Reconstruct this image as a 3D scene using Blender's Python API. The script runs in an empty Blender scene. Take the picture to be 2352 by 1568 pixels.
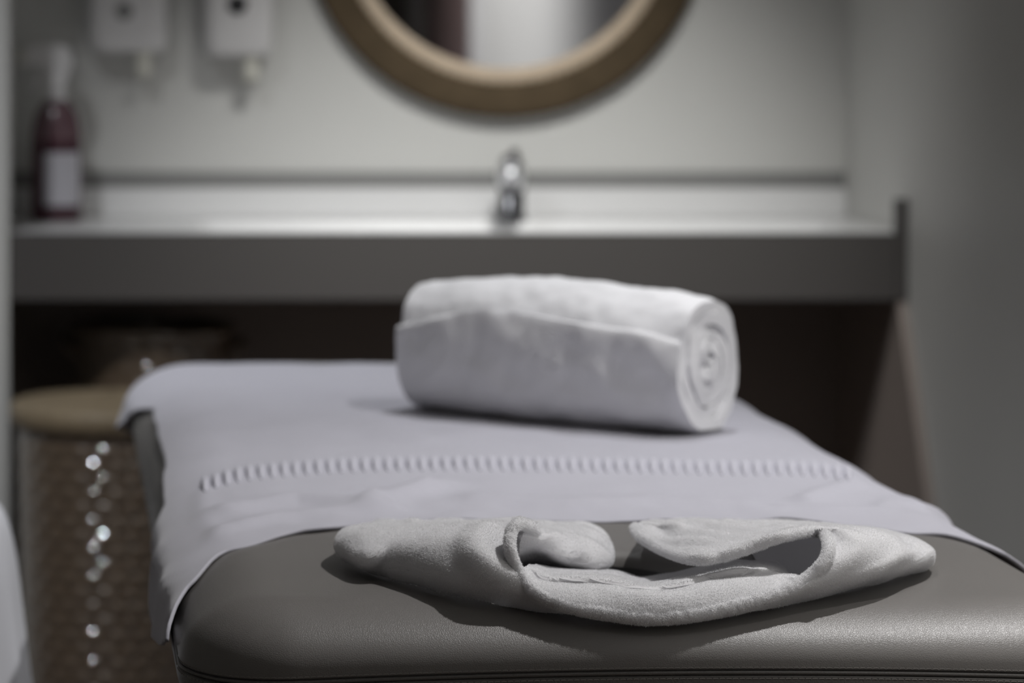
import bpy, bmesh, math, random
from mathutils import Vector, noise
from mathutils.geometry import delaunay_2d_cdt
random.seed(7)
PI = math.pi
sc = bpy.context.scene
COL = sc.collection

# ------------------------------------------------------------------ camera
F = 7500.0            # focal length in pixels of the 2352 px wide frame
PX, PY = 130.0, 25.0  # foot of the optical axis (a shift lens held level)
CZ = 1.2274
cam_d = bpy.data.cameras.new('camera')
cam = bpy.data.objects.new('camera', cam_d); COL.objects.link(cam)
cam.location = (0, 0, CZ); cam.rotation_euler = (PI/2, 0, 0)
cam_d.sensor_width = 36; cam_d.lens = F/2352*36
cam_d.shift_x = (1176-PX)/2352; cam_d.shift_y = -(784-PY)/2352
cam_d.clip_start = .05
cam_d.dof.use_dof = True; cam_d.dof.focus_distance = 2.33; cam_d.dof.aperture_fstop = 5.9
sc.camera = cam
# ------------------------------------------------------------------ world, exposure
w = bpy.data.worlds.new('world'); sc.world = w; w.use_nodes = True
w.node_tree.nodes['Background'].inputs[0].default_value = (.9, .93, 1, 1)
w.node_tree.nodes['Background'].inputs[1].default_value = .05
sc.view_settings.view_transform = 'Standard'; sc.view_settings.look = 'None'
sc.view_settings.exposure = 0; sc.view_settings.gamma = 1
# ------------------------------------------------------------------ lamps (bulbs of the ceiling downlights, the last an added fill)
CEIL = 2.5
LAMPS = [  # x, y, target, power, cone, blend, radius, colour
    (1.16, 2.74, (0.70, 2.42, .8), 114, 92, 1, .014, (1, .985, .98)),
    (0.72, 3.66, (0.55, 3.42, .8), 52, 62, 1, .014, (.97, .98, 1)),
    (0.82, 4.30, (0.80, 5.86, .50), 212, 46, 1, .15, (1, .995, .975)),
    (-0.50, 3.9, (0.04, 4.7, .3), 95, 78, .8, .03, (.95, .97, 1)),
    (0.20, 1.6, (1.41, 1.40, 1.25), 205, 98, .8, .06, (1, .98, .96)),  # added fill, brightens the right wall that the mirror reflects
]
for i, (x, y, t, p, cone, bl, r, c) in enumerate(LAMPS):
    ld = bpy.data.lights.new('downlight_and_fill', 'SPOT'); ld.energy = p; ld.color = c
    ld.spot_size = math.radians(cone); ld.spot_blend = bl; ld.shadow_soft_size = r
    lo = bpy.data.objects.new('downlight_and_fill', ld); COL.objects.link(lo)
    lo.location = (x, y, CEIL-.03)
    lo.rotation_euler = (Vector(t)-lo.location).to_track_quat('-Z', 'Y').to_euler()

# ------------------------------------------------------------------ materials
def mat(name, col, rough=.6, spec=.5, metal=0, var=0, vscale=20, bump=0, bscale=200, bdist=.001,
        kind='noise', sheen=0, coat=0, trans=0, col2=None, stretch=(1, 1, 1), detail=4, thin=0):
    m = bpy.data.materials.new(name); m.use_nodes = True
    nt = m.node_tree; N = nt.nodes; L = nt.links; b = N['Principled BSDF']
    b.inputs['Base Color'].default_value = (*col, 1); b.inputs['Roughness'].default_value = rough
    b.inputs['Specular IOR Level'].default_value = spec; b.inputs['Metallic'].default_value = metal
    b.inputs['Sheen Weight'].default_value = sheen; b.inputs['Coat Weight'].default_value = coat
    b.inputs['Coat IOR'].default_value = 2.1 if coat >= 1 else 1.5
    b.inputs['Transmission Weight'].default_value = trans
    tc = N.new('ShaderNodeTexCoord'); mp = N.new('ShaderNodeMapping')
    mp.inputs['Scale'].default_value = stretch; L.new(tc.outputs['Object'], mp.inputs[0])
    nz = N.new('ShaderNodeTexNoise'); nz.inputs['Scale'].default_value = vscale; nz.inputs['Detail'].default_value = 5
    L.new(mp.outputs[0], nz.inputs[0])
    c2 = col2 or tuple(max(0, v*(1-var)) for v in col)
    mx = N.new('ShaderNodeMix'); mx.data_type = 'RGBA'
    mx.inputs[6].default_value = (*col, 1); mx.inputs[7].default_value = (*c2, 1)
    L.new(nz.outputs['Fac'], mx.inputs[0]); L.new(mx.outputs[2], b.inputs['Base Color'])
    if bump:
        bp = N.new('ShaderNodeBump'); bp.inputs['Strength'].default_value = bump; bp.inputs['Distance'].default_value = bdist
        if kind == 'noise':
            t = N.new('ShaderNodeTexNoise'); t.inputs['Scale'].default_value = bscale; t.inputs['Detail'].default_value = detail
            L.new(mp.outputs[0], t.inputs[0]); L.new(t.outputs['Fac'], bp.inputs['Height'])
        else:  # leather grain: warped voronoi cells
            wn = N.new('ShaderNodeTexNoise'); wn.inputs['Scale'].default_value = bscale*.6; L.new(mp.outputs[0], wn.inputs[0])
            va = N.new('ShaderNodeVectorMath'); va.operation = 'MULTIPLY_ADD'
            va.inputs[1].default_value = (.9/bscale,)*3; L.new(wn.outputs['Color'], va.inputs[0]); L.new(mp.outputs[0], va.inputs[2])
            v = N.new('ShaderNodeTexVoronoi'); v.feature = 'DISTANCE_TO_EDGE'; v.inputs['Scale'].default_value = bscale
            L.new(va.outputs[0], v.inputs[0])
            mm = N.new('ShaderNodeMath'); mm.operation = 'MINIMUM'; mm.inputs[1].default_value = .22
            L.new(v.outputs['Distance'], mm.inputs[0])
            n2 = N.new('ShaderNodeTexNoise'); n2.inputs['Scale'].default_value = bscale*2.2; L.new(mp.outputs[0], n2.inputs[0])
            ad = N.new('ShaderNodeMath'); ad.operation = 'MULTIPLY_ADD'; ad.inputs[1].default_value = .25
            L.new(n2.outputs['Fac'], ad.inputs[0]); L.new(mm.outputs[0], ad.inputs[2])
            L.new(ad.outputs[0], bp.inputs['Height'])
        L.new(bp.outputs[0], b.inputs['Normal'])
    if thin:
        tl = N.new('ShaderNodeBsdfTranslucent'); ms = N.new('ShaderNodeMixShader'); ms.inputs[0].default_value = thin
        L.new(mx.outputs[2], tl.inputs['Color']); L.new(b.outputs[0], ms.inputs[1]); L.new(tl.outputs[0], ms.inputs[2])
        L.new(ms.outputs[0], N['Material Output'].inputs['Surface'])
    return m

M = dict(
    wall=mat('wall_paint', (.62, .62, .60), .55, .3, var=.06, vscale=3, bump=.1, bscale=120, bdist=.0005),
    wall_shade=mat('wall_paint_shaded', (.20, .185, .17), .6, .3, var=.1, vscale=3),  # wall paint darkened to stand for wall in shade
    ceil=mat('ceiling_paint', (.7, .7, .7), .8, .2, var=.03, vscale=2),
    floor=mat('floor_vinyl', (.13, .10, .085), .45, .4, var=.35, vscale=6, stretch=(8, 1, 1)),
    door=mat('door_wood', (.17, .12, .115), .45, .4, var=.3, vscale=8, stretch=(10, 10, .6)),
    trimw=mat('trim_paint', (.6, .6, .6), .5, .4, var=.04),
    strip=mat('strip_grey', (.25, .25, .245), .45, .4, var=.05),
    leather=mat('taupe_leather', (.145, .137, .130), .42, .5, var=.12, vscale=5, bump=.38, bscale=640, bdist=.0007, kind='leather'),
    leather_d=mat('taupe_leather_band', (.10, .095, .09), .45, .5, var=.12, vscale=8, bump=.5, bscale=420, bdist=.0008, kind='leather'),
    thread=mat('thread_grey', (.20, .19, .18), .7, .3, var=.1),
    dark=mat('black_plastic', (.02, .02, .022), .4, .5, var=.1),
    lining=mat('hole_lining', (.13, .13, .13), .5, .4, var=.1),
    sheet=mat('white_sheet', (.43, .425, .475), .85, .2, var=.05, vscale=9, bump=.3, bscale=900, bdist=.0006, sheen=.25),
    hem=mat('white_hem_thread', (.49, .485, .535), .85, .2, var=.05),
    terry=mat('white_terry', (.86, .855, .87), .95, .1, var=.04, vscale=60, bump=.35, bscale=750, bdist=.0012, sheen=.2, thin=.3),
    towel=mat('white_towel', (.84, .84, .86), .95, .1, var=.05, vscale=25, bump=.5, bscale=420, bdist=.0015, sheen=.2),
    counter=mat('counter_white', (.74, .74, .74), .28, .5, var=.02, vscale=3),
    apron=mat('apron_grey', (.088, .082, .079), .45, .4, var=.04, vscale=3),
    chrome=mat('chrome', (.75, .76, .78), .12, .5, metal=1, var=.02),
    glass=mat('mirror_silver', (.88, .89, .92), .02, .5, metal=1, var=.01),
    rope=mat('seagrass', (.115, .082, .048), .8, .2, var=.55, vscale=30, bump=.8, bscale=90, bdist=.004, col2=(.055, .04, .022), stretch=(1, 1, 1)),
    rope_l=mat('seagrass_pale', (.70, .57, .43), .75, .2, var=.3, vscale=60, bump=.6, bscale=120, bdist=.003),
    plastic=mat('white_plastic', (.72, .71, .71), .4, .4, var=.03),
    nozzle=mat('cream_plastic', (.70, .69, .62), .4, .4, var=.03),
    magenta=mat('burgundy_bottle', (.065, .018, .030), .15, .5, var=.3, vscale=12, coat=.5),
    pink=mat('pink_bottle_top', (.15, .085, .10), .2, .5, var=.2, vscale=12, coat=.3),
    label=mat('label_white', (.50, .49, .53), .5, .3, var=.1, vscale=30),
    wicker=mat('brown_wicker', (.17, .12, .075), .3, .6, var=.5, vscale=45, col2=(.09, .062, .042), bump=.03, bscale=160, bdist=.001, coat=1),
    wicker_l=mat('tan_wicker', (.33, .26, .17), .5, .4, var=.4, vscale=45, bump=.5, bscale=160, bdist=.002),
    cloth=mat('white_cotton', (.80, .81, .86), .8, .2, var=.04, vscale=10, bump=.3, bscale=500, bdist=.001, sheen=.2),
    metal=mat('grey_metal', (.3, .3, .31), .4, .5, metal=.8, var=.05),
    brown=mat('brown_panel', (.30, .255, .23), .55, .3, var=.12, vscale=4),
    fibre=mat('cotton_fibre', (.9, .9, .91), .95, .05, var=.03, vscale=60, thin=.45),
    satin=mat('satin_chrome', (.85, .86, .88), .38, .5, metal=1, var=.02),
    shaded_chrome=mat('shaded_chrome', (.22, .22, .23), .2, .5, metal=1, var=.02),  # chrome darkened to put shade on the tap body
    lens=mat('lamp_lens', (.8, .8, .78), .3, .4, var=.02),
)

# ------------------------------------------------------------------ helpers
def obj(name, verts, faces, m, parent=None, smooth=True):
    me = bpy.data.meshes.new(name); me.from_pydata([tuple(v) for v in verts], [], faces); me.update()
    if smooth: me.polygons.foreach_set('use_smooth', [True]*len(me.polygons))
    if smooth: me.set_sharp_from_angle(angle=math.radians(48))
    me.materials.append(m)
    o = bpy.data.objects.new(name, me); COL.objects.link(o)
    if parent is not None:
        o.parent = parent
        o.matrix_parent_inverse.identity()
        off = parent.location if parent.type == 'EMPTY' else Vector((0, 0, 0))
        if off.length: me.transform(__import__('mathutils').Matrix.Translation(-off))
    return o
def tag(o, label, cat, group=None):
    o['label'] = label; o['category'] = cat
    if group: o['group'] = group
    return o
def thing(name, label, cat, loc, group=None):
    o = bpy.data.objects.new(name, None); COL.objects.link(o); o.location = loc; o.empty_display_size = .05
    return tag(o, label, cat, group)
def struct(o): o['kind'] = 'structure'; return o
def fix_normals(o):
    bm = bmesh.new(); bm.from_mesh(o.data); bmesh.ops.recalc_face_normals(bm, faces=bm.faces); bm.to_mesh(o.data); bm.free(); return o
def box(name, a, b, m, parent=None, bevel=0):
    bm = bmesh.new(); bmesh.ops.create_cube(bm, size=1)
    for v in bm.verts:
        v.co = Vector([(a[i]+b[i])/2 + v.co[i]*(b[i]-a[i]) for i in range(3)])
    if bevel: bmesh.ops.bevel(bm, geom=list(bm.edges), offset=bevel, segments=3, affect='EDGES')
    vs = [v.co.copy() for v in bm.verts]; bm.verts.index_update(); fs = [[v.index for v in f.verts] for f in bm.faces]; bm.free()
    return obj(name, vs, fs, m, parent, smooth=False)
def grid_faces(n, k, close_u=False, close_v=False, base=0):
    fs = []
    for i in range(n if close_u else n-1):
        for j in range(k if close_v else k-1):
            a, b = i, (i+1) % n; c, d = j, (j+1) % k
            fs.append((base+a*k+c, base+b*k+c, base+b*k+d, base+a*k+d))
    return fs
def lathe(name, prof, m, parent=None, c=(0, 0, 0), seg=64, axis='Z', sx=1, sy=1):
    vs = []
    for i in range(seg):
        a = 2*PI*i/seg
        for r, z in prof:
            if axis == 'Z': vs.append((c[0]+r*math.cos(a)*sx, c[1]+r*math.sin(a)*sy, c[2]+z))
            else: vs.append((c[0]+r*math.cos(a), c[1]+z, c[2]+r*math.sin(a)))
    return fix_normals(obj(name, vs, grid_faces(seg, len(prof), close_u=True), m, parent))
def cr(P, t):  # Catmull-Rom through P, t in [0, len-1]
    n = len(P); i = min(int(t), n-2); f = t-i
    p0 = P[max(i-1, 0)]; p1 = P[i]; p2 = P[i+1]; p3 = P[min(i+2, n-1)]
    return .5*((2*p1)+(p2-p0)*f+(2*p0-5*p1+4*p2-p3)*f*f+(3*p1-p0-3*p2+p3)*f**3)
def spline(P, n):  # n points, even arc length
    P = [Vector(p) for p in P]; K = 24*(len(P)-1)
    Q = [cr(P, i/K*(len(P)-1)) for i in range(K+1)]
    L = [0]
    for a, b in zip(Q, Q[1:]): L.append(L[-1]+(b-a).length)
    out = []; j = 0
    for i in range(n):
        s = L[-1]*i/(n-1)
        while j < K-1 and L[j+1] < s: j += 1
        f = (s-L[j])/max(L[j+1]-L[j], 1e-9); out.append(Q[j].lerp(Q[j+1], min(max(f, 0), 1)))
    return out
def tube_geo(path, rad, seg=12, closed=False, base=0, rnd=None):
    vs = []; n = len(path); up = Vector((0, 0, 1)); prev = None
    for i, p in enumerate(path):
        t = (path[(i+1) % n if closed else min(i+1, n-1)]-path[(i-1) % n if closed else max(i-1, 0)]).normalized()
        s = t.cross(up) if prev is None else prev - t*prev.dot(t)
        if s.length < 1e-4: s = t.cross(Vector((1, 0, 0)))
        s.normalize(); prev = s; q = s.cross(t)
        r = rad(i/(n-1)) if callable(rad) else rad
        for k in range(seg):
            a = 2*PI*k/seg; rr = r*(1 + (rnd(p, a) if rnd else 0))
            vs.append(p+(s*math.cos(a)+q*math.sin(a))*rr)
    fs = grid_faces(n, seg, close_u=closed, close_v=True, base=base)
    if not closed:
        fs.append([base+k for k in range(seg)]); fs.append([base+(n-1)*seg+k for k in range(seg)])
    return vs, fs
def tube(name, path, rad, m, parent=None, seg=12, closed=False, rnd=None):
    v, f = tube_geo([Vector(p) for p in path], rad, seg, closed, rnd=rnd); return fix_normals(obj(name, v, f, m, parent))
def join(parts):
    V = []; Fc = []
    for v, f in parts:
        b = len(V); V += v; Fc += [[i+b for i in q] for q in f]
    return V, Fc
def at(px, py, d): return Vector(((px-PX)/F*d, d, CZ-(py-PY)/F*d))
def nz(x, y, z=0, s=1): return noise.noise(Vector((x*s, y*s, z*s)))
def solid(o, t, off=-1):
    md = o.modifiers.new('thickness', 'SOLIDIFY'); md.thickness = t; md.offset = off; return o
def smoothstep(a, b, x):
    t = min(max((x-a)/(b-a), 0), 1); return t*t*(3-2*t)

# ------------------------------------------------------------------ setting
DB, DF = 5.863, 5.43            # back wall, counter front
XR, XN = 1.415, -.08            # right wall, alcove's left nib
XW, YB = -1.35, -3.4            # far left wall, wall behind the camera
struct(box('floor', (XW-.1, YB-.1, -.08), (XR+.1, DB+.1, 0), M['floor']))
struct(box('ceiling', (XW-.1, YB-.1, CEIL), (XR+.1, DB+.1, CEIL+.08), M['ceil']))
struct(box('wall_back', (XW-.1, DB, 0), (XR+.1, DB+.1, CEIL), M['wall']))
struct(box('wall_right', (XR, YB, 0), (XR+.1, DB, CEIL), M['wall']))
struct(box('wall_left', (XW-.1, YB, 0), (XW, DB, CEIL), M['wall']))
struct(box('wall_front', (XW, YB-.1, 0), (XR, YB, CEIL), M['wall']))
struct(box('wall_alcove', (XW, DF, 0), (XN, DB, CEIL), M['wall']))
struct(box('trim_1', (XN, DB-.006, .911), (XR, DB, .939), M['strip']))
d1 = struct(box('door_1', (XR-.03, -.66, 0), (XR, .78, 2.1), M['door']))
h_ = lathe('door_handle', [(0, 0), (.025, 0), (.025, .01), (.01, .012), (.01, .05), (0, .05)], M['chrome'], None, (0, 0, 0), 20, 'Y')
h_.parent = d1; h_.rotation_euler = (0, 0, PI/2); h_.location = (XR-.03, -.56, 1.0)
struct(box('trim_2', (XR-.035, .78, 0), (XR, .86, 2.18), M['trimw']))
struct(box('trim_3', (XR-.035, -1.15, 0), (XR, -.66, 2.18), M['trimw']))
struct(box('wall_shaded', (XR-.03, -2.6, 0), (XR, -1.15, 2.1), M['wall_shade']))  # dark board in place of shaded wall, reflected in the mirror
struct(box('baseboard_right', (XR-.012, .88, 0), (XR, DF-.1, .07), M['trimw']))

# ------------------------------------------------------------------ massage table
X0, X1, Y0, Y1, ZT = .0897, .777, 2.318, 4.04, .80
RC, DROP = .085, .0415
XC, YC = (X0+X1)/2, (Y0+Y1)/2
HX, HY, HRX, HRY = .425, 2.50, .062, .085      # face hole
RCF = .15
def sdf_in(x, y):
    RC = RCF if y > YC else .085
    qx = abs(x-XC)-(X1-X0)/2+RC; qy = abs(y-YC)-(Y1-Y0)/2+RC
    return -(math.hypot(max(qx, 0), max(qy, 0))+min(max(qx, qy), 0)-RC)
def edge_w(x, y):   # width of the rounded shoulder: broad at the two ends, tight along the sides
    fy = min(y-Y0, Y1-y); fx = min(x-X0, X1-x)
    t = smoothstep(-.03, .05, fx-fy)
    return .068+.012*t
def dr(x): return .0395+.006*min(1.6, ((x-.50)/.3)**2)
def mat_z(x, y):
    s = sdf_in(x, y); e = edge_w(x, y)
    if s <= 0: return ZT-dr(x)
    z = ZT - (dr(x)*(1-math.sqrt(max(0, 1-(1-s/e)**2))) if s < e else 0)
    h = math.hypot((x-HX)/HRX, (y-HY)/HRY)
    if h < 1.3: z -= .012*(1-math.sqrt(max(0, 1-((1.3-max(h, 1))/.3)**2)))
    z -= .0015*nz(x, y, 3, 6)*min(1, s/.03)
    return z
def outline(n_arc=20, step=.012, inset=0):
    pts = []
    def line(a, b):
        n = max(1, int((Vector(b)-Vector(a)).length/step))
        for i in range(n): pts.append((a[0]+(b[0]-a[0])*i/n, a[1]+(b[1]-a[1])*i/n))
    x0, x1, y0, y1, rn, rf = X0+inset, X1-inset, Y0+inset, Y1-inset, RC-inset, RCF-inset
    for (cx, cy, a0, r), nxt in zip(((x0+rn, y0+rn, PI, rn), (x1-rn, y0+rn, 1.5*PI, rn), (x1-rf, y1-rf, 0, rf), (x0+rf, y1-rf, .5*PI, rf)), range(4)):
        for i in range(n_arc): 
            a = a0+.5*PI*i/n_arc; pts.append((cx+r*math.cos(a), cy+r*math.sin(a)))
        a = a0+.5*PI; p = (cx+r*math.cos(a), cy+r*math.sin(a))
        q = [(x1-rn, y0), (x1, y1-rf), (x0+rf, y1), (x0, y0+rn)][nxt]
        line(p, q)
    return pts
tbl = thing('massage_table', 'grey leather massage table with a face hole at its near end', 'massage table', (XC, YC, 0))
out = outline(); no = len(out)
pts = list(out); rings_in = [.0008, .0025, .005, .009, .014]
for s in rings_in: pts += outline(inset=s)
for q in (1.0, 1.04, 1.09, 1.16, 1.25): pts += [(HX+HRX*q*math.cos(2*PI*i/72), HY+HRY*q*math.sin(2*PI*i/72)) for i in range(72)]
hole0 = no + sum(len(outline(inset=s)) for s in rings_in)
x = X0
G = .0085
for i in range(int((X1-X0)/G)+1):
    for j in range(int((Y1-Y0)/(G*1.2))+1):
        p = (X0+i*G+.001*random.random(), Y0+j*G*1.2+.001*random.random())
        if sdf_in(*p) > .019 and math.hypot((p[0]-HX)/HRX, (p[1]-HY)/HRY) > 1.3: pts.append(p)
edges = [(i, (i+1) % no) for i in range(no)]+[(hole0+i, hole0+(i+1) % 72) for i in range(72)]
cv, ce, cf, _, _, _ = delaunay_2d_cdt([Vector(p) for p in pts], edges, [], 0, 1e-6)
fs = []
for f in cf:
    c = sum((cv[i] for i in f), Vector((0, 0)))/len(f)
    if math.hypot((c.x-HX)/HRX, (c.y-HY)/HRY) > 1.0 and sdf_in(c.x, c.y) > -.0005: fs.append(list(f))
used = sorted({i for f in fs for i in f}); remap = {o: n for n, o in enumerate(used)}
obj('top_panel', [(cv[i].x, cv[i].y, mat_z(cv[i].x, cv[i].y)) for i in used], [[remap[i] for i in f] for f in fs], M['leather'], tbl)
fix_normals(bpy.data.objects['top_panel'])
# side band under the seam
prof = [(0, -DROP), (.0016, -DROP-.0012), (.0012, -DROP-.0028), (.0016, -DROP-.0042), (-.0004, -DROP-.0056), (-.001, -DROP-.012), (.004, -DROP-.030), (.02, -DROP-.046), (.05, -DROP-.053)]
vs = []
for ins, dz in prof:
    o_ = outline(inset=max(ins, -.02)) if ins < RC else outline(inset=RC-.001)
    vs.append([(a, b, ZT+dz) for a, b in o_])
n_ = min(len(v) for v in vs)
def ring_off(ins):
    res = []
    for i, (a, b) in enumerate(out):
        p = Vector(out[i-1]); q = Vector(out[(i+1) % no]); t = (q-p).normalized(); res.append((a-t.y*ins, b+t.x*ins))
    return res
vs = []
for ins, dz in prof: vs += [(a, b, ZT+dz+DROP-dr(a)) for a, b in ring_off(ins)]
fs = [(k*no+i, k*no+(i+1) % no, (k+1)*no+(i+1) % no, (k+1)*no+i) for k in range(len(prof)-1) for i in range(no)]
fs.append([(len(prof)-1)*no+i for i in range(no)])
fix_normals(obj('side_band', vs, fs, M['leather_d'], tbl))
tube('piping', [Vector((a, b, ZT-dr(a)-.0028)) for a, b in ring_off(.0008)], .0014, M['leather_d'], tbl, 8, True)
def stitch_row(ins, dz, name):
    ring = [Vector((a, b, ZT+dz(a, b))) for a, b in ring_off(ins)]
    L = 0; parts = []; nxt = 0
    for a, b in zip(ring, ring[1:]):
        l = (b-a).length; t = (b-a)/l
        while nxt < L+l:
            p = a+t*(nxt-L); nxt += .0047
            if p.y < 2.9:
                parts.append(tube_geo([p-t*.0018+Vector((0, 0, -.0003)), p-t*.001, p+t*.001, p+t*.0018+Vector((0, 0, -.0003))], .00045, 6))
        L += l
    v, f = join(parts); return obj(name, v, f, M['thread'], tbl)
stitch_row(.0001, lambda a, b: -dr(a)+.0010, 'stitching')
stitch_row(-.0006, lambda a, b: -dr(a)-.0066, 'stitching')
hv = []
for k, (q, dz) in enumerate(((1.0, -.012), (.99, -.02), (1.0, -.05), (.98, -.092), (.94, -.094))):
    hv += [(HX+HRX*q*math.cos(2*PI*i/72), HY+HRY*q*math.sin(2*PI*i/72), ZT+dz) for i in range(72)]
obj('hole_lining', hv, [(k*72+i, k*72+(i+1) % 72, (k+1)*72+(i+1) % 72, (k+1)*72+i) for k in range(4) for i in range(72)], M['lining'], tbl)
box('frame', (X0+.06, Y0+.07, ZT-.14), (X1-.06, Y0+.11, ZT-.097), M['metal'], tbl, .004)
box('frame', (X0+.06, Y1-.11, ZT-.14), (X1-.06, Y1-.07, ZT-.097), M['metal'], tbl, .004)
for sx in (X0+.06, X1-.10): box('frame', (sx, Y0+.11, ZT-.14), (sx+.04, Y1-.11, ZT-.097), M['metal'], tbl, .004)
for sx in (X0+.09, X1-.14):
    for sy in (Y0+.16, Y1-.22): box('leg', (sx, sy, 0), (sx+.05, sy+.05, ZT-.14), M['metal'], tbl, .006)

def on(px, py, h):   # the point of that sight line h above the table top
    def g(d):
        p = at(px, py, d); return p.z-mat_z(p.x, p.y)-h
    lo = 2.30; d = lo
    while g(d) > 0 and d < 4: d += .004
    a, b = d-.004, d
    for _ in range(30):
        m_ = (a+b)/2
        if g(m_) > 0: a = m_
        else: b = m_
    return at(px, py, (a+b)/2)

# ------------------------------------------------------------------ sheet
# section polyline across the table: unrolled coordinate q (0 at the centre) -> x, z
def side_sec(depth=.25):
    e = .068; n = 24; P = []
    for i in range(n+1):
        u = i/n*PI/2; P.append((e*(1-math.sin(u)), -DROP*(1-math.cos(u))))   # s inside edge, drop
    for i in range(1, 30): P.append((-.004*math.sin(min(1, i/6)*PI/2), -DROP-depth*i/29))
    return P
SEC = side_sec(); SL = [0]
for a, b in zip(SEC, SEC[1:]): SL.append(SL[-1]+math.hypot(b[0]-a[0], b[1]-a[1]))
HALF = (X1-X0)/2
def section(q):
    fl = HALF-.068; s = abs(q); sg = -1 if q < 0 else 1
    if s <= fl: return XC+q, 0, 0
    a = s-fl; k = 0
    while k < len(SL)-2 and SL[k+1] < a: k += 1
    f = (a-SL[k])/(SL[k+1]-SL[k]); f = min(f, 1)
    ins = SEC[k][0]+(SEC[k+1][0]-SEC[k][0])*f; dz = SEC[k][1]+(SEC[k+1][1]-SEC[k][1])*f
    tx = SEC[k+1][0]-SEC[k][0]; tz = SEC[k+1][1]-SEC[k][1]; l = math.hypot(tx, tz)
    return XC+sg*(HALF-ins), dz, min(1, abs(tz)/l)      # x, drop, how vertical
def interp(tab, x):
    if x <= tab[0][0]: return tab[0][1]
    for (a, b), (c, d) in zip(tab, tab[1:]):
        if x <= c:
            t = (x-a)/(c-a); t = t*t*(3-2*t)*.5+t*.5; return b+(d-b)*t
    return tab[-1][1]
def hem_y(x, dz):
    xl = [(.08, 2.43), (.0897, 2.45), (.104, 2.515), (.138, 2.592), (.2025, 2.668), (.279, 2.718), (.36, 2.728), (.60, 2.722), (.66, 2.70), (.70, 2.665), (.74, 2.645), (.80, 2.645)]
    y = interp(xl, x)
    if x < .12: y -= min(.05, max(0, -dz-.03)*.6)
    return y
QL = HALF-.068+SL[24]   # unrolled length to the seam line
NU, NV = 300, 330
def left_hang(y):  return interp([(2.3, -.010), (2.42, .000), (2.55, .026), (2.68, .036), (2.80, .006), (2.95, -.026), (3.2, -.036), (3.6, -.036), (3.76, -.005), (3.9, .03), (4.05, .05)], y)
def right_hang(y): return interp([(2.6, .06), (4.1, .07)], y)
FOLDS = [  # gentle ridges, pixel tracks on the sheet with width and height
    ([(520, 1215), (640, 1185), (760, 1178), (900, 1172)], .016, .004),
    ([(520, 1170), (680, 1150), (830, 1165), (900, 1150), (980, 1120)], .02, .006),
    ([(860, 1165), (850, 1150), (900, 1130), (1020, 1110)], .02, .004),
    ([(470, 1130), (470, 1180), (500, 1230)], .014, .0025),
    ([(1800, 1168), (1900, 1172), (2020, 1172), (2150, 1160)], .014, .003),
    ([(1960, 1110), (1900, 1130), (1850, 1150)], .018, .005),
    ([(2100, 1160), (2180, 1185), (2230, 1220)], .014, .006),
    ([(1100, 1145), (1300, 1160), (1500, 1150), (1700, 1160)], .025, .004),
    ([(860, 980), (980, 1010), (1100, 1000)], .04, .003),
]
FOLD3 = [([on(px, py, .004) for px, py in tr], wd, am) for tr, wd, am in FOLDS]
def fold_h(p):
    h = 0
    for tr, wd, am in FOLD3:
        best = 9
        for i, (a, b) in enumerate(zip(tr, tr[1:])):
            ab = b-a; t = min(max((p-a).dot(ab)/ab.length_squared, 0), 1); dd = (p-(a+ab*t)); best = min(best, 1.4*math.hypot(dd.x, dd.y*.55)+abs(dd.z)*.3)
        h += 1.25*am*math.exp(-(best/wd)**2)
    return h
vs = []
for i in range(NU):
    u = i/(NU-1)
    for j in range(NV):
        v = (j/(NV-1)); v = v**1.25
        # first guess of q from the mid hang, then refine with the row's own y
        y = 2.7+(Y1+.05-2.7)*v
        for _ in range(10):
            y0_ = y
            ql = QL+left_hang(y); qr = QL+right_hang(y); q = -ql+(ql+qr)*u
            x, dz, vert = section(q); h0 = hem_y(x, dz); y = .5*y0_+.5*(h0+(Y1+.09-h0)*v)
        # the far end bends down too
        over = 0; yy = y
        z = ZT+dz
        e2 = .12
        if y > Y1-e2:
            t = (y-(Y1-e2))/(e2+.09); a = t*PI/2
            yy = Y1-e2+(e2+.012)*math.sin(min(1, t*1.05)*PI/2); z -= .10*(1-math.cos(a))
        # plan corner rounding at the far end
        cu = min(.90, max(0, (yy-(Y1-RCF))/RCF)); ins = RCF*(1-math.sqrt(1-cu*cu))
        x += (1 if x < XC else -1)*min(1, abs(x-XC)/HALF)**3*ins
        p = Vector((x, yy, z))
        near = math.exp(-((y-h0)/.10)**2)
        fh = fold_h(p) if y < 3.5 else 0
        wr = .0022*nz(x, yy, 1, 14)+.0016*nz(x, yy*.6, 5, 34)*(.3+near)+.0015*near*max(0, nz(x*1.0, yy*.3, 9, 9))+fh
        off = .0035+max(-.002, wr)
        sg = -1 if q < 0 else 1
        # side folds of the hanging part
        fl = vert*((.0025+.0025*math.sin(yy*42))*math.exp(-((yy-2.66)/.13)**2)+.003*nz(yy, z, 4, 12)) if sg < 0 else vert*.010*(.5+.5*math.sin(yy*24+1.2))
        if sg < 0: fl += vert*.012*math.exp(-((yy-3.93)/.10)**2)*smoothstep(-.03, -.09, dz)
        p.z += off*(1-vert*.8); p.x += sg*(off*vert+max(0, fl+.004*vert))
        vs.append(p)
sheet = obj('table_sheet', vs, grid_faces(NU, NV), M['sheet'])
tag(sheet, 'white cotton sheet spread over the massage table, hemstitch band along its near edge', 'sheet')
fix_normals(sheet); solid(sheet, .0028, -1)
SV = vs
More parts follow.
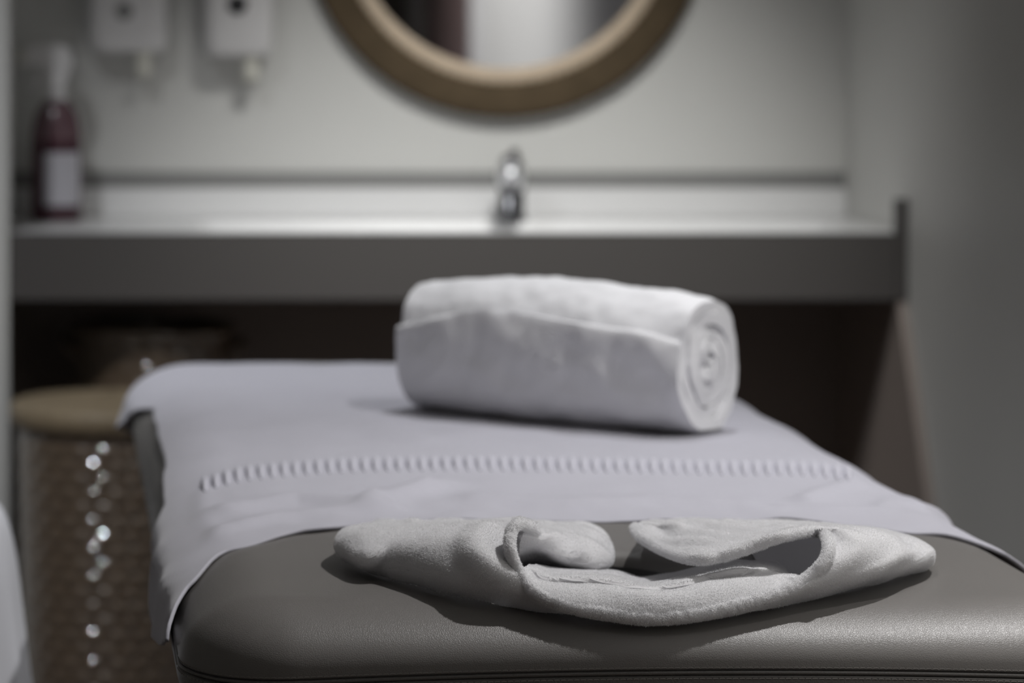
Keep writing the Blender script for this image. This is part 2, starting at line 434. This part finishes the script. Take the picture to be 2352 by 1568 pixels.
# hemstitched ladder band: short raised bars across the sheet
from mathutils.bvhtree import BVHTree
bvh = BVHTree.FromPolygons([v for v in SV], grid_faces(NU, NV))
def on_sheet(px, py):
    o = Vector((0, 0, CZ)); dr = at(px, py, 1)-o
    r = bvh.ray_cast(o+dr*2.2, dr.normalized()); return r[0]
parts = []
path = spline([(470, 1112, 0), (560, 1088, 0), (700, 1074, 0), (850, 1066, 0), (1100, 1064, 0), (1400, 1068, 0), (1700, 1074, 0), (1850, 1076, 0), (1975, 1090, 0)], 58)
for k, c in enumerate(path):
    a = on_sheet(c.x-1, c.y-17); b = on_sheet(c.x+1, c.y+17)
    if a is None or b is None: continue
    n_ = 6; pp = []
    for i in range(n_+1):
        t = i/n_; p = a.lerp(b, t); q = bvh.find_nearest(p)[0]
        pp.append(q+Vector((0, 0, .0001+.0009*math.sin(PI*t))))
    parts.append(tube_geo(pp, lambda t: .0030*(.35+math.sin(PI*min(max(t, .0), 1))*.75), 8))
v, f = join(parts)
hs = obj('hemstitch', v, f, M['hem']); hs.parent = sheet

# ------------------------------------------------------------------ rolled towel
ang = math.radians(-41)
ax = Vector((math.cos(ang), math.sin(ang), 0)); side = Vector((-math.sin(ang), math.cos(ang), 0))
fr_l, fr_r = at(960, 922, 3.55), at(1540, 985, 3.335)
RLEN = .335; RR = .068
cen = Vector((.526, 3.385, ZT+.0065))
def roll_outline(n=420, layers=4.6):
    # centre line of the spiral, inside to outside, slightly squared and taller than wide
    c = []; th = .0145; r0 = .008
    tot = layers*2*PI; 
    for i in range(n):
        a = i/(n-1)*tot; r = r0+th*a/(2*PI)
        c.append((r, a))
    return c, th
def super_r(a):
    return 1/((abs(math.cos(a))**2.5+abs(math.sin(a))**2.5)**(1/2.5))
cl, th = roll_outline()
rmax = cl[-1][0]+th/2; a_end = cl[-1][1]
A_FLAP = math.radians(166)        # angle of the free edge: on the front face, above the middle
def roll_pt(r, a, t):             # t along the axis -1..1
    aa = A_FLAP+(a_end-a)-.22*(1-t*t)*(r/rmax)**3+.05*math.sin(t*5)*(r/rmax)**3
    bulge = 1+.06*(1-t*t)-.07*max(0, abs(t)-.7)/.3*(r/rmax)**2
    k = r/rmax
    rr = r/rmax*RR*bulge*(1+(super_r(aa)-1)*k*.9)
    yy = rr*math.cos(aa)*.98; zz = rr*math.sin(aa)*((1.12+.09*(1-t*t)) if math.sin(aa) > 0 else 1.10)
    wob = .0022*k*nz(aa*1.3, t*2.2, 3, 1.6)+.0012*k*nz(aa*3, t*6, 8, 1.5)
    yy += wob*math.cos(aa)*1.6; zz += wob*math.sin(aa)*1.6
    return yy, zz
NL = 90; n_ = len(cl)
loop = []
for i, (r, a) in enumerate(cl): loop.append((r+th*.46, a))
r, a = cl[-1]
for k in range(1, 6): loop.append((r+th*.46*math.cos(PI*k/6), a+.10*math.sin(PI*k/6)))
for r, a in reversed(cl): loop.append((r-th*.46, a))
m_ = len(loop); vs = []; fsr = []
ts = [-1+2*i/(NL-1) for i in range(NL)]
for t in ts:
    for r, a in loop:
        yy, zz = roll_pt(r, a, t)
        k = r/rmax
        endw = t*RLEN/2*(1+.0)
        # layers end at slightly different places; edges rolled over softly
        endw += math.copysign((.010*(nz(a*.35, 0, 4, 1.0))+.006*(k-.5))*smoothstep(.55, 1, abs(t)), t)
        # tension creases near the right end of the front face
        if t > .3 and k > .6:
            aa = A_FLAP+(a_end-a)
            cr_ = math.sin((t*9+math.sin(aa)*7))*smoothstep(.35, .7, t)*.0016
            yy += cr_*math.cos(aa); zz += cr_*math.sin(aa)
        zz = max(zz, -RR*1.0)
        p = cen+ax*endw-side*(-yy)+Vector((0, 0, zz+RR*1.0))
        vs.append(p)
fsr = grid_faces(NL, m_, close_v=True)
for e in (0, NL-1):              # end caps strip by strip across the towel's thickness
    b = e*m_
    for i in range(n_-1):
        fsr.append((b+i, b+i+1, b+m_-2-i, b+m_-1-i))
    fsr.append([b+n_-1+k for k in range(0, 7)])
roll = obj('rolled_towel', vs, fsr, M['towel'])
fix_normals(roll)
tag(roll, 'thick white towel rolled up, lying askew on the sheet', 'towel')

# ------------------------------------------------------------------ terry face cover
cov = thing('face_cover', 'white terry face cover curled around the face hole of the table', 'face cover', on(1480, 1300, 0))
def terry_pile(o, dens, lift, length=.0013):
    """short cotton fibres standing on both faces of a cloth part"""
    me = o.data; rnd = random.Random(5); V = []; Fp = []
    off = Vector(cov.location)
    for p in me.polygons:
        n_f = p.area*1e6*dens/10; k = int(n_f)+(rnd.random() < n_f-int(n_f))
        q = [me.vertices[i].co for i in p.vertices]
        for _ in range(k):
            u, v = rnd.random(), rnd.random()
            c = (q[0].lerp(q[1], u)).lerp(q[3].lerp(q[2], u), v)
            for sg in ((1, -1) if lift else (1,)):
                nn = p.normal*sg
                j = Vector((rnd.gauss(0, 1), rnd.gauss(0, 1), rnd.gauss(0, 1)))*.45
                d = (nn+j).normalized(); L = length*rnd.uniform(.5, 1.2)
                t = d.cross(Vector((rnd.gauss(0, 1), rnd.gauss(0, 1), rnd.gauss(0, 1)))).normalized()*.00022
                b = c+nn*(lift-.0002); i0 = len(V)
                V += [b-t, b+t, b+d*L]; Fp.append((i0, i0+1, i0+2))
    m2 = bpy.data.meshes.new('terry_pile'); m2.from_pydata([tuple(v) for v in V], [], Fp); m2.update()
    m2.materials.append(M['fibre']); f_ = bpy.data.objects.new('terry_pile', m2); COL.objects.link(f_); f_.parent = o; f_['kind'] = 'stuff'
    return f_
def low(h): return h if h < .02 else .02+(h-.02)*.8
def loft(name, sections, nu, nv, m, amp=.0018, thick=.005, seed=0, pile=26, ruff=0):
    S = [spline([on(p[0], p[1], low(p[2])) for p in s], nv) for s in sections]
    rows = []
    for j in range(nv):
        rows.append(spline([s[j] for s in S], nu) if False else [cr([s[j] for s in S], i/(nu-1)*(len(S)-1)) for i in range(nu)])
    vs = []
    for i in range(nu):
        for j in range(nv):
            p = rows[j][i].copy()
            p.z += ruff*smoothstep(.5, .7, j/(nv-1))*(1-smoothstep(.85, 1, j/(nv-1)))*math.sin(p.x*230+p.y*70+3*nz(p.x, p.y, seed, 12))
            p.z += amp*nz(p.x, p.y, p.z+seed, 28)*1.6+amp*.4*nz(p.x, p.y, p.z+seed, 110)
            vs.append(p)
    o = obj(name, vs, grid_faces(nu, nv), m, cov); fix_normals(o); solid(o, thick, 0)
    if pile: terry_pile(o, pile, thick/2)
    return o
# wing on the left: from its tip to its mouth
loft('side_flap', [
    [(803, 1287, .003), (784, 1274, .008), (777, 1252, .014), (783, 1232, .018), (802, 1221, .016), (826, 1216, .010), (850, 1214, .003)],
    [(812, 1292, .003), (788, 1276, .010), (781, 1248, .018), (795, 1224, .023), (828, 1216, .020), (866, 1212, .012), (905, 1209, .003)],
    [(862, 1312, .003), (842, 1284, .017), (842, 1243, .028), (866, 1219, .031), (905, 1212, .026), (945, 1208, .017), (980, 1206, .004)],
    [(930, 1332, .003), (918, 1300, .014), (920, 1255, .028), (940, 1221, .034), (980, 1211, .029), (1020, 1207, .019), (1050, 1205, .004)],
    [(1050, 1362, .004), (1030, 1315, .021), (1030, 1252, .038), (1055, 1217, .042), (1090, 1208, .036), (1130, 1204, .022), (1160, 1203, .004)],
    [(1190, 1392, .0005), (1130, 1335, .024), (1105, 1262, .046), (1130, 1212, .051), (1160, 1205, .045), (1180, 1205, .030), (1200, 1205, .008)],
    [(1310, 1402, .006), (1210, 1338, .024), (1172, 1262, .048), (1186, 1202, .060), (1200, 1203, .056), (1216, 1207, .052), (1232, 1212, .046)],
], 170, 110, M['terry'], seed=1, ruff=.0025)
# wing on the right
loft('side_flap', [
    [(1690, 1398, .010), (1800, 1365, .017), (1872, 1322, .028), (1904, 1272, .041), (1897, 1230, .046), (1868, 1219, .048), (1800, 1230, .052), (1725, 1256, .043), (1655, 1278, .035), (1590, 1282, .029), (1520, 1258, .030), (1472, 1230, .032), (1458, 1212, .030)],
    [(1780, 1388, .004), (1880, 1345, .018), (1945, 1300, .032), (1972, 1258, .044), (1965, 1228, .052), (1920, 1217, .052), (1850, 1217, .047), (1770, 1228, .038), (1690, 1240, .032), (1610, 1240, .030), (1540, 1225, .032), (1490, 1212, .033), (1464, 1206, .030)],
    [(1930, 1352, .003), (2000, 1322, .015), (2048, 1288, .027), (2064, 1258, .034), (2050, 1232, .038), (1990, 1220, .040), (1900, 1212, .036), (1800, 1212, .030), (1710, 1214, .028), (1630, 1213, .026), (1560, 1208, .026), (1505, 1205, .025), (1475, 1203, .022)],
    [(2085, 1312, .003), (2115, 1298, .009), (2128, 1282, .016), (2128, 1268, .020), (2110, 1250, .023), (2060, 1232, .024), (1960, 1218, .020), (1850, 1210, .014), (1750, 1207, .012), (1660, 1206, .012), (1590, 1204, .012), (1530, 1203, .010), (1490, 1202, .008)],
    [(2110, 1304, .003), (2128, 1294, .006), (2137, 1283, .009), (2137, 1272, .012), (2122, 1256, .012), (2075, 1236, .010), (1970, 1220, .006), (1860, 1211, .003), (1760, 1208, .003), (1670, 1206, .003), (1600, 1205, .003), (1540, 1204, .003), (1495, 1203, .003)],
], 110, 190, M['terry'], amp=.0016, seed=4, ruff=.0022)
# front collar: lip, valley, inner flap, hole edge
loft('front_collar', [
    [(1205, 1345, .016), (1192, 1335, .020), (1190, 1318, .024), (1205, 1306, .020), (1225, 1302, .014), (1245, 1304, .007), (1260, 1306, .002)],
    [(1240, 1380, .010), (1222, 1366, .018), (1232, 1340, .020), (1245, 1333, .014), (1262, 1326, .017), (1285, 1312, .009), (1300, 1306, .001)],
    [(1300, 1400, .009), (1295, 1390, .017), (1305, 1356, .019), (1310, 1342, .012), (1315, 1330, .016), (1330, 1318, .008), (1340, 1310, .001)],
    [(1400, 1418, .004), (1398, 1408, .015), (1400, 1362, .020), (1402, 1347, .013), (1404, 1337, .016), (1408, 1325, .008), (1412, 1318, .001)],
    [(1480, 1428, .0025), (1480, 1418, .014), (1480, 1372, .021), (1480, 1359, .014), (1480, 1352, .015), (1480, 1340, .007), (1480, 1334, .001)],
    [(1580, 1422, .003), (1580, 1411, .014), (1577, 1364, .021), (1575, 1349, .012), (1574, 1338, .017), (1570, 1326, .009), (1566, 1318, .001)],
    [(1690, 1402, .007), (1690, 1391, .015), (1685, 1340, .022), (1680, 1334, .013), (1678, 1315, .024), (1668, 1300, .016), (1655, 1302, .001)],
    [(1780, 1376, .012), (1780, 1363, .018), (1762, 1330, .020), (1752, 1330, .013), (1745, 1315, .022), (1730, 1300, .014), (1715, 1298, .001)],
    [(1850, 1342, .010), (1848, 1332, .020), (1825, 1326, .018), (1815, 1330, .012), (1808, 1322, .014), (1790, 1302, .010), (1775, 1298, .001)],
], 170, 90, M['terry'], amp=.0013, seed=7)
# pad behind the hole, left of it
loft('inner_pad', [
    [(1188, 1285, .004), (1188, 1258, .024), (1192, 1228, .046), (1200, 1211, .048), (1205, 1207, .025), (1210, 1206, .003)],
    [(1235, 1294, .003), (1232, 1268, .022), (1232, 1230, .038), (1240, 1216, .034), (1250, 1210, .018), (1255, 1208, .002)],
    [(1300, 1303, .003), (1300, 1280, .020), (1298, 1240, .033), (1308, 1222, .031), (1320, 1214, .016), (1325, 1212, .002)],
    [(1355, 1308, .003), (1360, 1290, .016), (1358, 1258, .026), (1360, 1238, .026), (1368, 1226, .014), (1372, 1222, .002)],
    [(1388, 1300, .003), (1396, 1288, .012), (1398, 1272, .016), (1396, 1258, .016), (1394, 1244, .010), (1390, 1236, .002)],
    [(1396, 1292, .003), (1402, 1286, .007), (1404, 1276, .010), (1402, 1264, .010), (1400, 1254, .006), (1396, 1248, .002)],
], 90, 60, M['terry'], amp=.002, seed=11, ruff=.0018)
loft('lower_layer', [
    [(1890, 1335, .0012), (1960, 1300, .0012), (2000, 1270, .0012), (1960, 1240, .0012), (1900, 1228, .0012)],
    [(1800, 1368, .0012), (1860, 1320, .0012), (1890, 1285, .0012), (1860, 1250, .0012), (1800, 1234, .0012)],
    [(1720, 1390, .0012), (1735, 1330, .0012), (1740, 1298, .0012), (1720, 1260, .0012), (1690, 1240, .0012)],
], 40, 40, M['terry'], amp=.0006, seed=21, thick=.002, pile=0)
loft('lower_layer', [
    [(1195, 1362, .0012), (1150, 1325, .0012), (1130, 1290, .0012), (1130, 1250, .0012)],
    [(1250, 1390, .0012), (1215, 1340, .0012), (1215, 1308, .0012), (1215, 1270, .0012)],
    [(1300, 1370, .0012), (1285, 1330, .0012), (1270, 1310, .0012), (1262, 1300, .0012)],
], 30, 40, M['terry'], amp=.0006, seed=23, thick=.002, pile=0)
bpath = [on(p[0], p[1], low(p[2])+.0015) for p in [(1238, 1226, .030), (1228, 1214, .044), (1208, 1205, .055), (1188, 1203, .061), (1173, 1225, .056), (1172, 1265, .046), (1190, 1312, .030), (1225, 1356, .019), (1300, 1391, .014), (1400, 1409, .012), (1480, 1418, .011), (1580, 1412, .011), (1680, 1393, .012), (1780, 1366, .015), (1850, 1332, .022), (1893, 1290, .037), (1904, 1250, .046), (1893, 1226, .046), (1868, 1219, .048), (1800, 1230, .053), (1725, 1256, .044), (1655, 1278, .036), (1590, 1283, .030), (1520, 1260, .030), (1472, 1232, .032), (1458, 1212, .030)]]
bp = spline(bpath, 520)
def brad(t): return .0042+.0012*math.exp(-((t-.42)/.12)**2)
bnd = tube('binding', bp, brad, M['terry'], cov, 20, rnd=lambda p, a: .16*nz(p.x, p.y, p.z+a*.002, 420))

terry_pile(bnd, 34, 0, .0016)

# ------------------------------------------------------------------ washstand
CT = .858
van = thing('washstand', 'grey wall-to-wall washstand with a white top below the round mirror', 'washstand', (.67, DF+.2, CT-.05))
# top with a shallow trough pressed into it
bx0, bx1, by0, by1 = .24, 1.34, DF+.06, DB-.14
xs = [XN+.001, bx0, bx0+.03, bx1-.03, bx1, XR-.0015]; ys = [DF+.0, by0, by0+.03, by1-.03, by1, DB-.001]
vs = []
for x in xs:
    for y in ys:
        inn = bx0+.02 < x < bx1-.02 and by0+.02 < y < by1-.02
        vs.append((x, y, CT-(.05 if inn else 0)))
fs = grid_faces(6, 6)
ct = obj('countertop', vs, fs, M['counter'], van, smooth=False); fix_normals(ct)
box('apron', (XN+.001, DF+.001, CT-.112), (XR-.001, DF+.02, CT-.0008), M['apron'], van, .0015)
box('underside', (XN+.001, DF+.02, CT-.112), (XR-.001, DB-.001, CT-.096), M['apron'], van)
box('upstand', (XN+.001, DB-.02, CT), (XR-.001, DB-.0065, CT+.052), M['counter'], van, .003)
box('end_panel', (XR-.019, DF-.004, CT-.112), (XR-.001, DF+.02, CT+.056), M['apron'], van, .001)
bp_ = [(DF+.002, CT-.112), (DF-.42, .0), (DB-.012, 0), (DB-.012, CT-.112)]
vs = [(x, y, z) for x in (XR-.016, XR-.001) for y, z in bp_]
fix_normals(obj('shadow_panel', vs, [(0, 1, 2, 3), (4, 5, 6, 7)]+[(i, (i+1) % 4, 4+(i+1) % 4, 4+i) for i in range(4)], M['brown'], van, smooth=False))  # board shaped as the counter's slanted shadow on the right wall
box('back_panel', (XN+.001, DB-.012, 0), (XR-.001, DB-.001, CT-.112), M['brown'], van)
# faucet
fc = at(1175, 515, 5.74)
fau = thing('faucet', 'small chrome mixer tap on the washstand under the mirror', 'faucet', (fc.x, fc.y, CT))
lathe('faucet_body', [(0, .001), (.027, .001), (.027, .006), (.0225, .010), (.022, .088), (.020, .094), (0, .094)], M['shaded_chrome'], fau, (fc.x, fc.y, CT), 40)
sp = spline([Vector((fc.x, fc.y-.012, CT+.066)), Vector((fc.x-.009, fc.y-.06, CT+.076)), Vector((fc.x-.015, fc.y-.10, CT+.084)), Vector((fc.x-.018, fc.y-.125, CT+.086))], 30)
tube('spout', sp, lambda t: (.018+.008*t)*math.sqrt(max(.02, 1-max(0, (t-.72)/.28)**2)), M['satin'], fau, 24)
lathe('aerator', [(0, -.006), (.013, -.006), (.014, 0), (.014, .01), (0, .01)], M['metal'], fau, (fc.x-.016, fc.y-.11, CT+.062), 24)
lathe('lever_cap', [(0, .094), (.021, .094), (.0225, .100), (.021, .110), (.012, .116), (0, .117)], M['chrome'], fau, (fc.x, fc.y, CT), 36)
tube('lever', spline([Vector((fc.x+.002, fc.y, CT+.108)), Vector((fc.x-.001, fc.y-.03, CT+.118)), Vector((fc.x-.005, fc.y-.075, CT+.125))], 16), lambda t: .009-.002*t, M['chrome'], fau, 16)

# ------------------------------------------------------------------ mirror
mc = Vector(((1157-PX)/F*DB, DB, CZ+220*DB/F)); u_ = DB/F
Ro, Rm, Ri = 465*u_, 390*u_, 350*u_
mir = thing('round_mirror', 'round wall mirror in a woven brown seagrass frame above the tap', 'mirror', (mc.x, DB-.02, mc.z))
lathe('mirror_glass', [(0, -.021), (Ri+.008, -.021), (Ri+.008, -.010), (0, -.010)], M['glass'], mir, mc, 128, 'Y')
def ring_mesh(name, Ra, Rb, depth, m, amp, seed):
    seg, k = 420, 22; vs = []
    Rc_, hw = (Ra+Rb)/2, (Rb-Ra)/2
    for i in range(seg):
        a = 2*PI*i/seg
        for j in range(k):
            b = 2*PI*j/k
            wv = amp*(math.sin(a*110+b*4)+.6*nz(a*30, b*2, seed, 1))
            r = Rc_+math.copysign(abs(math.cos(b))**.6, math.cos(b))*(hw+wv); y = -depth/2-.001+math.copysign(abs(math.sin(b))**.7, math.sin(b))*(depth/2+wv*.5)
            vs.append((mc.x+r*math.cos(a), mc.y+min(y, -.0005), mc.z+r*math.sin(a)))
    return fix_normals(obj(name, vs, grid_faces(seg, k, True, True), m, mir))
ring_mesh('frame', Rm-.004, Ro, .036, M['rope'], .0015, 1)
ring_mesh('inner_ring', Ri, Rm, .027, M['rope_l'], .0008, 2)

# ------------------------------------------------------------------ wall dispensers
def dispenser(x0, x1, zb, H, nx, name, label, dark):
    dep = .095; cx = (x0+x1)/2
    t = thing('soap_dispenser', label, 'soap dispenser', (cx, DB-.001, zb), 'dispensers on the back wall')
    box('backplate', (x0+.006, DB-.016, zb+.004), (x1-.006, DB-.001, zb+H-.004), M['plastic'], t, .003)
    n = 16; vs = []                      # cover: tapered, rounded front
    zz = [zb+.0, zb+.004, zb+.03, zb+H*.5, zb+H-.03, zb+H-.004, zb+H]
    ins = [.012, .004, 0, 0, 0, .004, .014]; dp = [.80, .86, .94, 1, .95, .88, .78]
    for z, s, k in zip(zz, ins, dp):
        for i in range(n):
            a = PI*i/(n-1); ca, sa = math.cos(a), math.sin(a)
            px_ = math.copysign(abs(ca)**.35, ca); py_ = abs(sa)**.35
            vs.append((cx-px_*((x1-x0)/2-s), DB-.014-py_*(dep-.014)*k, z))
    fs = grid_faces(len(zz), n); fs.append(list(range(n))); fs.append([(len(zz)-1)*n+i for i in range(n)])
    fix_normals(obj('cover', vs, fs, M['plastic'], t))
    lathe('nozzle', [(0, -.046), (.012, -.046), (.016, -.038), (.015, -.008), (.019, .004), (0, .004)], M['nozzle'], t, (nx, DB-.055, zb+.001), 24)
    if dark:
        lathe('button', [(0, -.004), (.012, -.004), (.017, -.002), (.018, .006), (0, .006)], M['dark'], t, ((545-PX)/F*(DB-dep), DB-dep, CZ+.012), 28, 'Y', )
    else:
        lathe('window', [(0, -.002), (.012, -.002), (.018, .004), (0, .004)], M['strip'], t, ((285-PX)/F*(DB-dep), DB-dep+.001, CZ+.0), 28, 'Y')
    return t
k = (DB-.095)/F
dispenser((203-PX)*k, (387-PX)*k, CZ-(118-PY)*k, .24, (330-PX)*k, 'a', 'white soap dispenser on the back wall, the one nearer the spray bottle', False)
dispenser((470-PX)*k, (632-PX)*k, CZ-(128-PY)*k, .24, (580-PX)*k, 'b', 'white soap dispenser with a black button, nearer the round mirror', True)

# ------------------------------------------------------------------ spray bottle
bc = at(128, 510, 5.70); bx, by = bc.x+.001, 5.72
bot = thing('spray_bottle', 'burgundy trigger spray bottle with a white label on the washstand', 'spray bottle', (bx, by, CT))
lathe('bottle_body', [(0, .001), (.036, .001), (.039, .006), (.039, .125), (.038, .135), (0, .135)], M['magenta'], bot, (bx, by, CT), 48, sy=.75)
lathe('bottle_shoulder', [(.038, .135), (.037, .15), (.031, .178), (.020, .196), (.0135, .202), (0, .202)], M['pink'], bot, (bx, by, CT), 48, sy=.75)
lv = []
for i in range(25):
    a = -PI*.66+PI*.50*i/24
    for z in (.028, .115): lv.append((bx+.0397*math.cos(a), by+.0397*.75*math.sin(a), CT+z))
obj('label_sticker', lv, grid_faces(25, 2), M['label'], bot)
lathe('collar', [(0, .200), (.0165, .200), (.0165, .216), (.012, .220), (0, .220)], M['plastic'], bot, (bx, by, CT), 28)
# trigger head: an outlined body with the nozzle towards the left
hp = [(-.046, .258), (-.046, .282), (-.030, .289), (.006, .290), (.022, .282), (.026, .262), (.018, .236), (.013, .218), (-.013, .218), (-.012, .240), (-.020, .256)]
vs = []; N_ = len(hp)
for sgn, sc_ in ((-1, .8), (-1, 1), (1, 1), (1, .8)):
    for a, b in hp:
        ca, cb = -.004, .256
        vs.append((bx+ca+(a-ca)*(sc_*.06+.94), by+sgn*(.017 if sc_ == 1 else .020), CT+cb+(b-cb)*(sc_*.06+.94)))
fs = [(k*N_+i, k*N_+(i+1) % N_, (k+1)*N_+(i+1) % N_, (k+1)*N_+i) for k in range(3) for i in range(N_)]
fs += [list(range(N_)), [3*N_+i for i in range(N_)]]
fix_normals(obj('trigger_head', vs, fs, M['plastic'], bot, smooth=False))
tube('trigger', spline([Vector((bx-.020, by, CT+.257)), Vector((bx-.027, by, CT+.238)), Vector((bx-.034, by, CT+.214))], 12), lambda t: .0065-.0025*t, M['plastic'], bot, 12)
lathe('nozzle', [(0, 0), (.010, 0), (.011, .004), (.011, .012), (0, .012)], M['nozzle'], bot, (0, 0, 0), 20, 'Y')
nzl = bpy.data.objects[-1] if False else [o for o in bot.children if o.name.startswith('nozzle')][0]
nzl.data.transform(__import__('mathutils').Matrix.Translation(bot.location))
nzl.data.transform(__import__('mathutils').Matrix.Rotation(PI/2, 4, 'Z'))
nzl.location = (-.046, 0, .271)

bot.scale = (1.16, 1.12, 1.07)
# ------------------------------------------------------------------ baskets
def wicker(name, c, prof, rows, ribs, m, parent, amp=.003, thick=.006):
    """revolved basket wall, horizontal strands passing over and under upright ribs"""
    seg = ribs*8; nr = rows*6+1
    prof3 = spline([Vector((r, 0, z)) for r, z in prof], nr); vs = []
    for i in range(seg):
        a = 2*PI*i/seg
        for j in range(nr):
            row = j/6; k = int(row); ph = row-k
            roundn = abs(math.sin(PI*ph))**.7
            wv = math.sin(a*ribs/2+PI*(k % 2))
            r = prof3[j].x+amp*(roundn*(1+.6*wv)-.6)+.0006*nz(a*20, k, 3, 1)
            vs.append((c[0]+r*math.cos(a), c[1]+r*math.sin(a), c[2]+prof3[j].z))
    o = obj(name, vs, grid_faces(seg, nr, close_u=True), m, parent); fix_normals(o); solid(o, thick, -1); return o
hc = (.086, 5.215, 0); HR = .158; HT = CZ-912*5.2/F+.0
ham = thing('laundry_hamper', 'brown woven wicker laundry hamper with a tan lid beside the table', 'laundry hamper', hc)
wicker('hamper_body', hc, [(.118, .0), (.126, .05), (.138, .25), (.146, HT-.06), (.147, HT-.03)], 26, 44, M['wicker'], ham)
lathe('hamper_base', [(0, .002), (.118, .002), (.118, .012), (0, .012)], M['wicker'], ham, hc, 48)
# lid: coiled disc with an overhanging rim
lp = [(.001, HT+.020)]
vs = []; seg = 160; prof = []
for i in range(60):
    t = i/59; r = .002+t*(HR-.004); prof.append((r, HT+.020-.012*t*t+.0016*abs(math.sin(t*PI*10))))
prof += [(HR+.001, HT+.006), (HR+.003, HT-.004), (HR+.002, HT-.018), (HR-.003, HT-.026), (HR-.008, HT-.03), (HR-.0105, HT-.03)]
for i in range(seg):
    a = 2*PI*i/seg
    for r, z in prof: vs.append((hc[0]+r*math.cos(a), hc[1]+r*math.sin(a), hc[2]+z+.0011*math.sin(a*80+r*900)))
o = fix_normals(obj('hamper_lid', vs, grid_faces(seg, len(prof), close_u=True), M['wicker_l'], ham)); solid(o, .004, -1)
kc = ((352-PX)/F*5.66, 5.655, 0); KT = CZ-715*5.66/F
bsk = thing('wicker_basket', 'taller dark wicker basket with loop handles in the shade under the washstand', 'basket', kc)
wicker('basket_body', kc, [(.105, 0), (.115, .1), (.128, KT-.16), (.132, KT-.1), (.138, KT-.012)], 28, 40, M['wicker'], bsk)
lathe('basket_base', [(0, .002), (.105, .002), (.105, .012), (0, .012)], M['wicker'], bsk, kc, 48)
tube('rim', [Vector((kc[0]+.139*math.cos(2*PI*i/90), kc[1]+.139*math.sin(2*PI*i/90), KT-.008)) for i in range(90)], .009, M['wicker'], bsk, 12, True, rnd=lambda p, a: .15*math.sin(p.x*700+a))
for sg in (-1, 1):
    tube('handle', spline([Vector((kc[0]+sg*.128, kc[1]-.045, KT-.055)), Vector((kc[0]+sg*.150, kc[1]-.03, KT-.035)), Vector((kc[0]+sg*.157, kc[1], KT-.028)), Vector((kc[0]+sg*.150, kc[1]+.03, KT-.035)), Vector((kc[0]+sg*.128, kc[1]+.045, KT-.055))], 30), .007, M['wicker'], bsk, 10)

# ------------------------------------------------------------------ draped cloth at the left border
cc = Vector((-.279, 3.42, 0)); seg = 220
prof = [(.001, .728), (.10, .727), (.17, .725), (.205, .718), (.225, .700), (.236, .66), (.243, .60), (.252, .50), (.262, .38), (.274, .24), (.286, .10), (.292, .003)]
P3 = spline([Vector((r, 0, z)) for r, z in prof], 90); vs = []
for i in range(seg):
    a = 2*PI*i/seg
    for p in P3:
        dn = smoothstep(.70, .3, p.z)
        r = p.x+dn*(.014*math.sin(a*11+1.3*math.sin(a*3))+.007*math.sin(a*23+p.z*4))
        vs.append((cc.x+r*math.cos(a), cc.y+r*math.sin(a), p.z+.003*nz(r*math.cos(a), r*math.sin(a), 1, 12)*(1-dn)))
dc = fix_normals(obj('draped_cloth', vs, grid_faces(seg, 90, close_u=True), M['cloth'])); solid(dc, .003, -1)
tag(dc, 'white cloth hanging in soft folds to the floor at the left border beside the table', 'cloth')

# ------------------------------------------------------------------ ceiling downlights (above the frame), the last for the added fill
ceil_o = bpy.data.objects['ceiling']
for (x, y, *_) in LAMPS:
    r_ = lathe('downlight', [(0, -.0015), (.034, -.0015), (.036, -.006), (.038, -.009), (.048, -.009), (.051, -.005), (.050, -.001)], M['lens'], None, (x, y, CEIL), 40)
    r_.parent = ceil_o
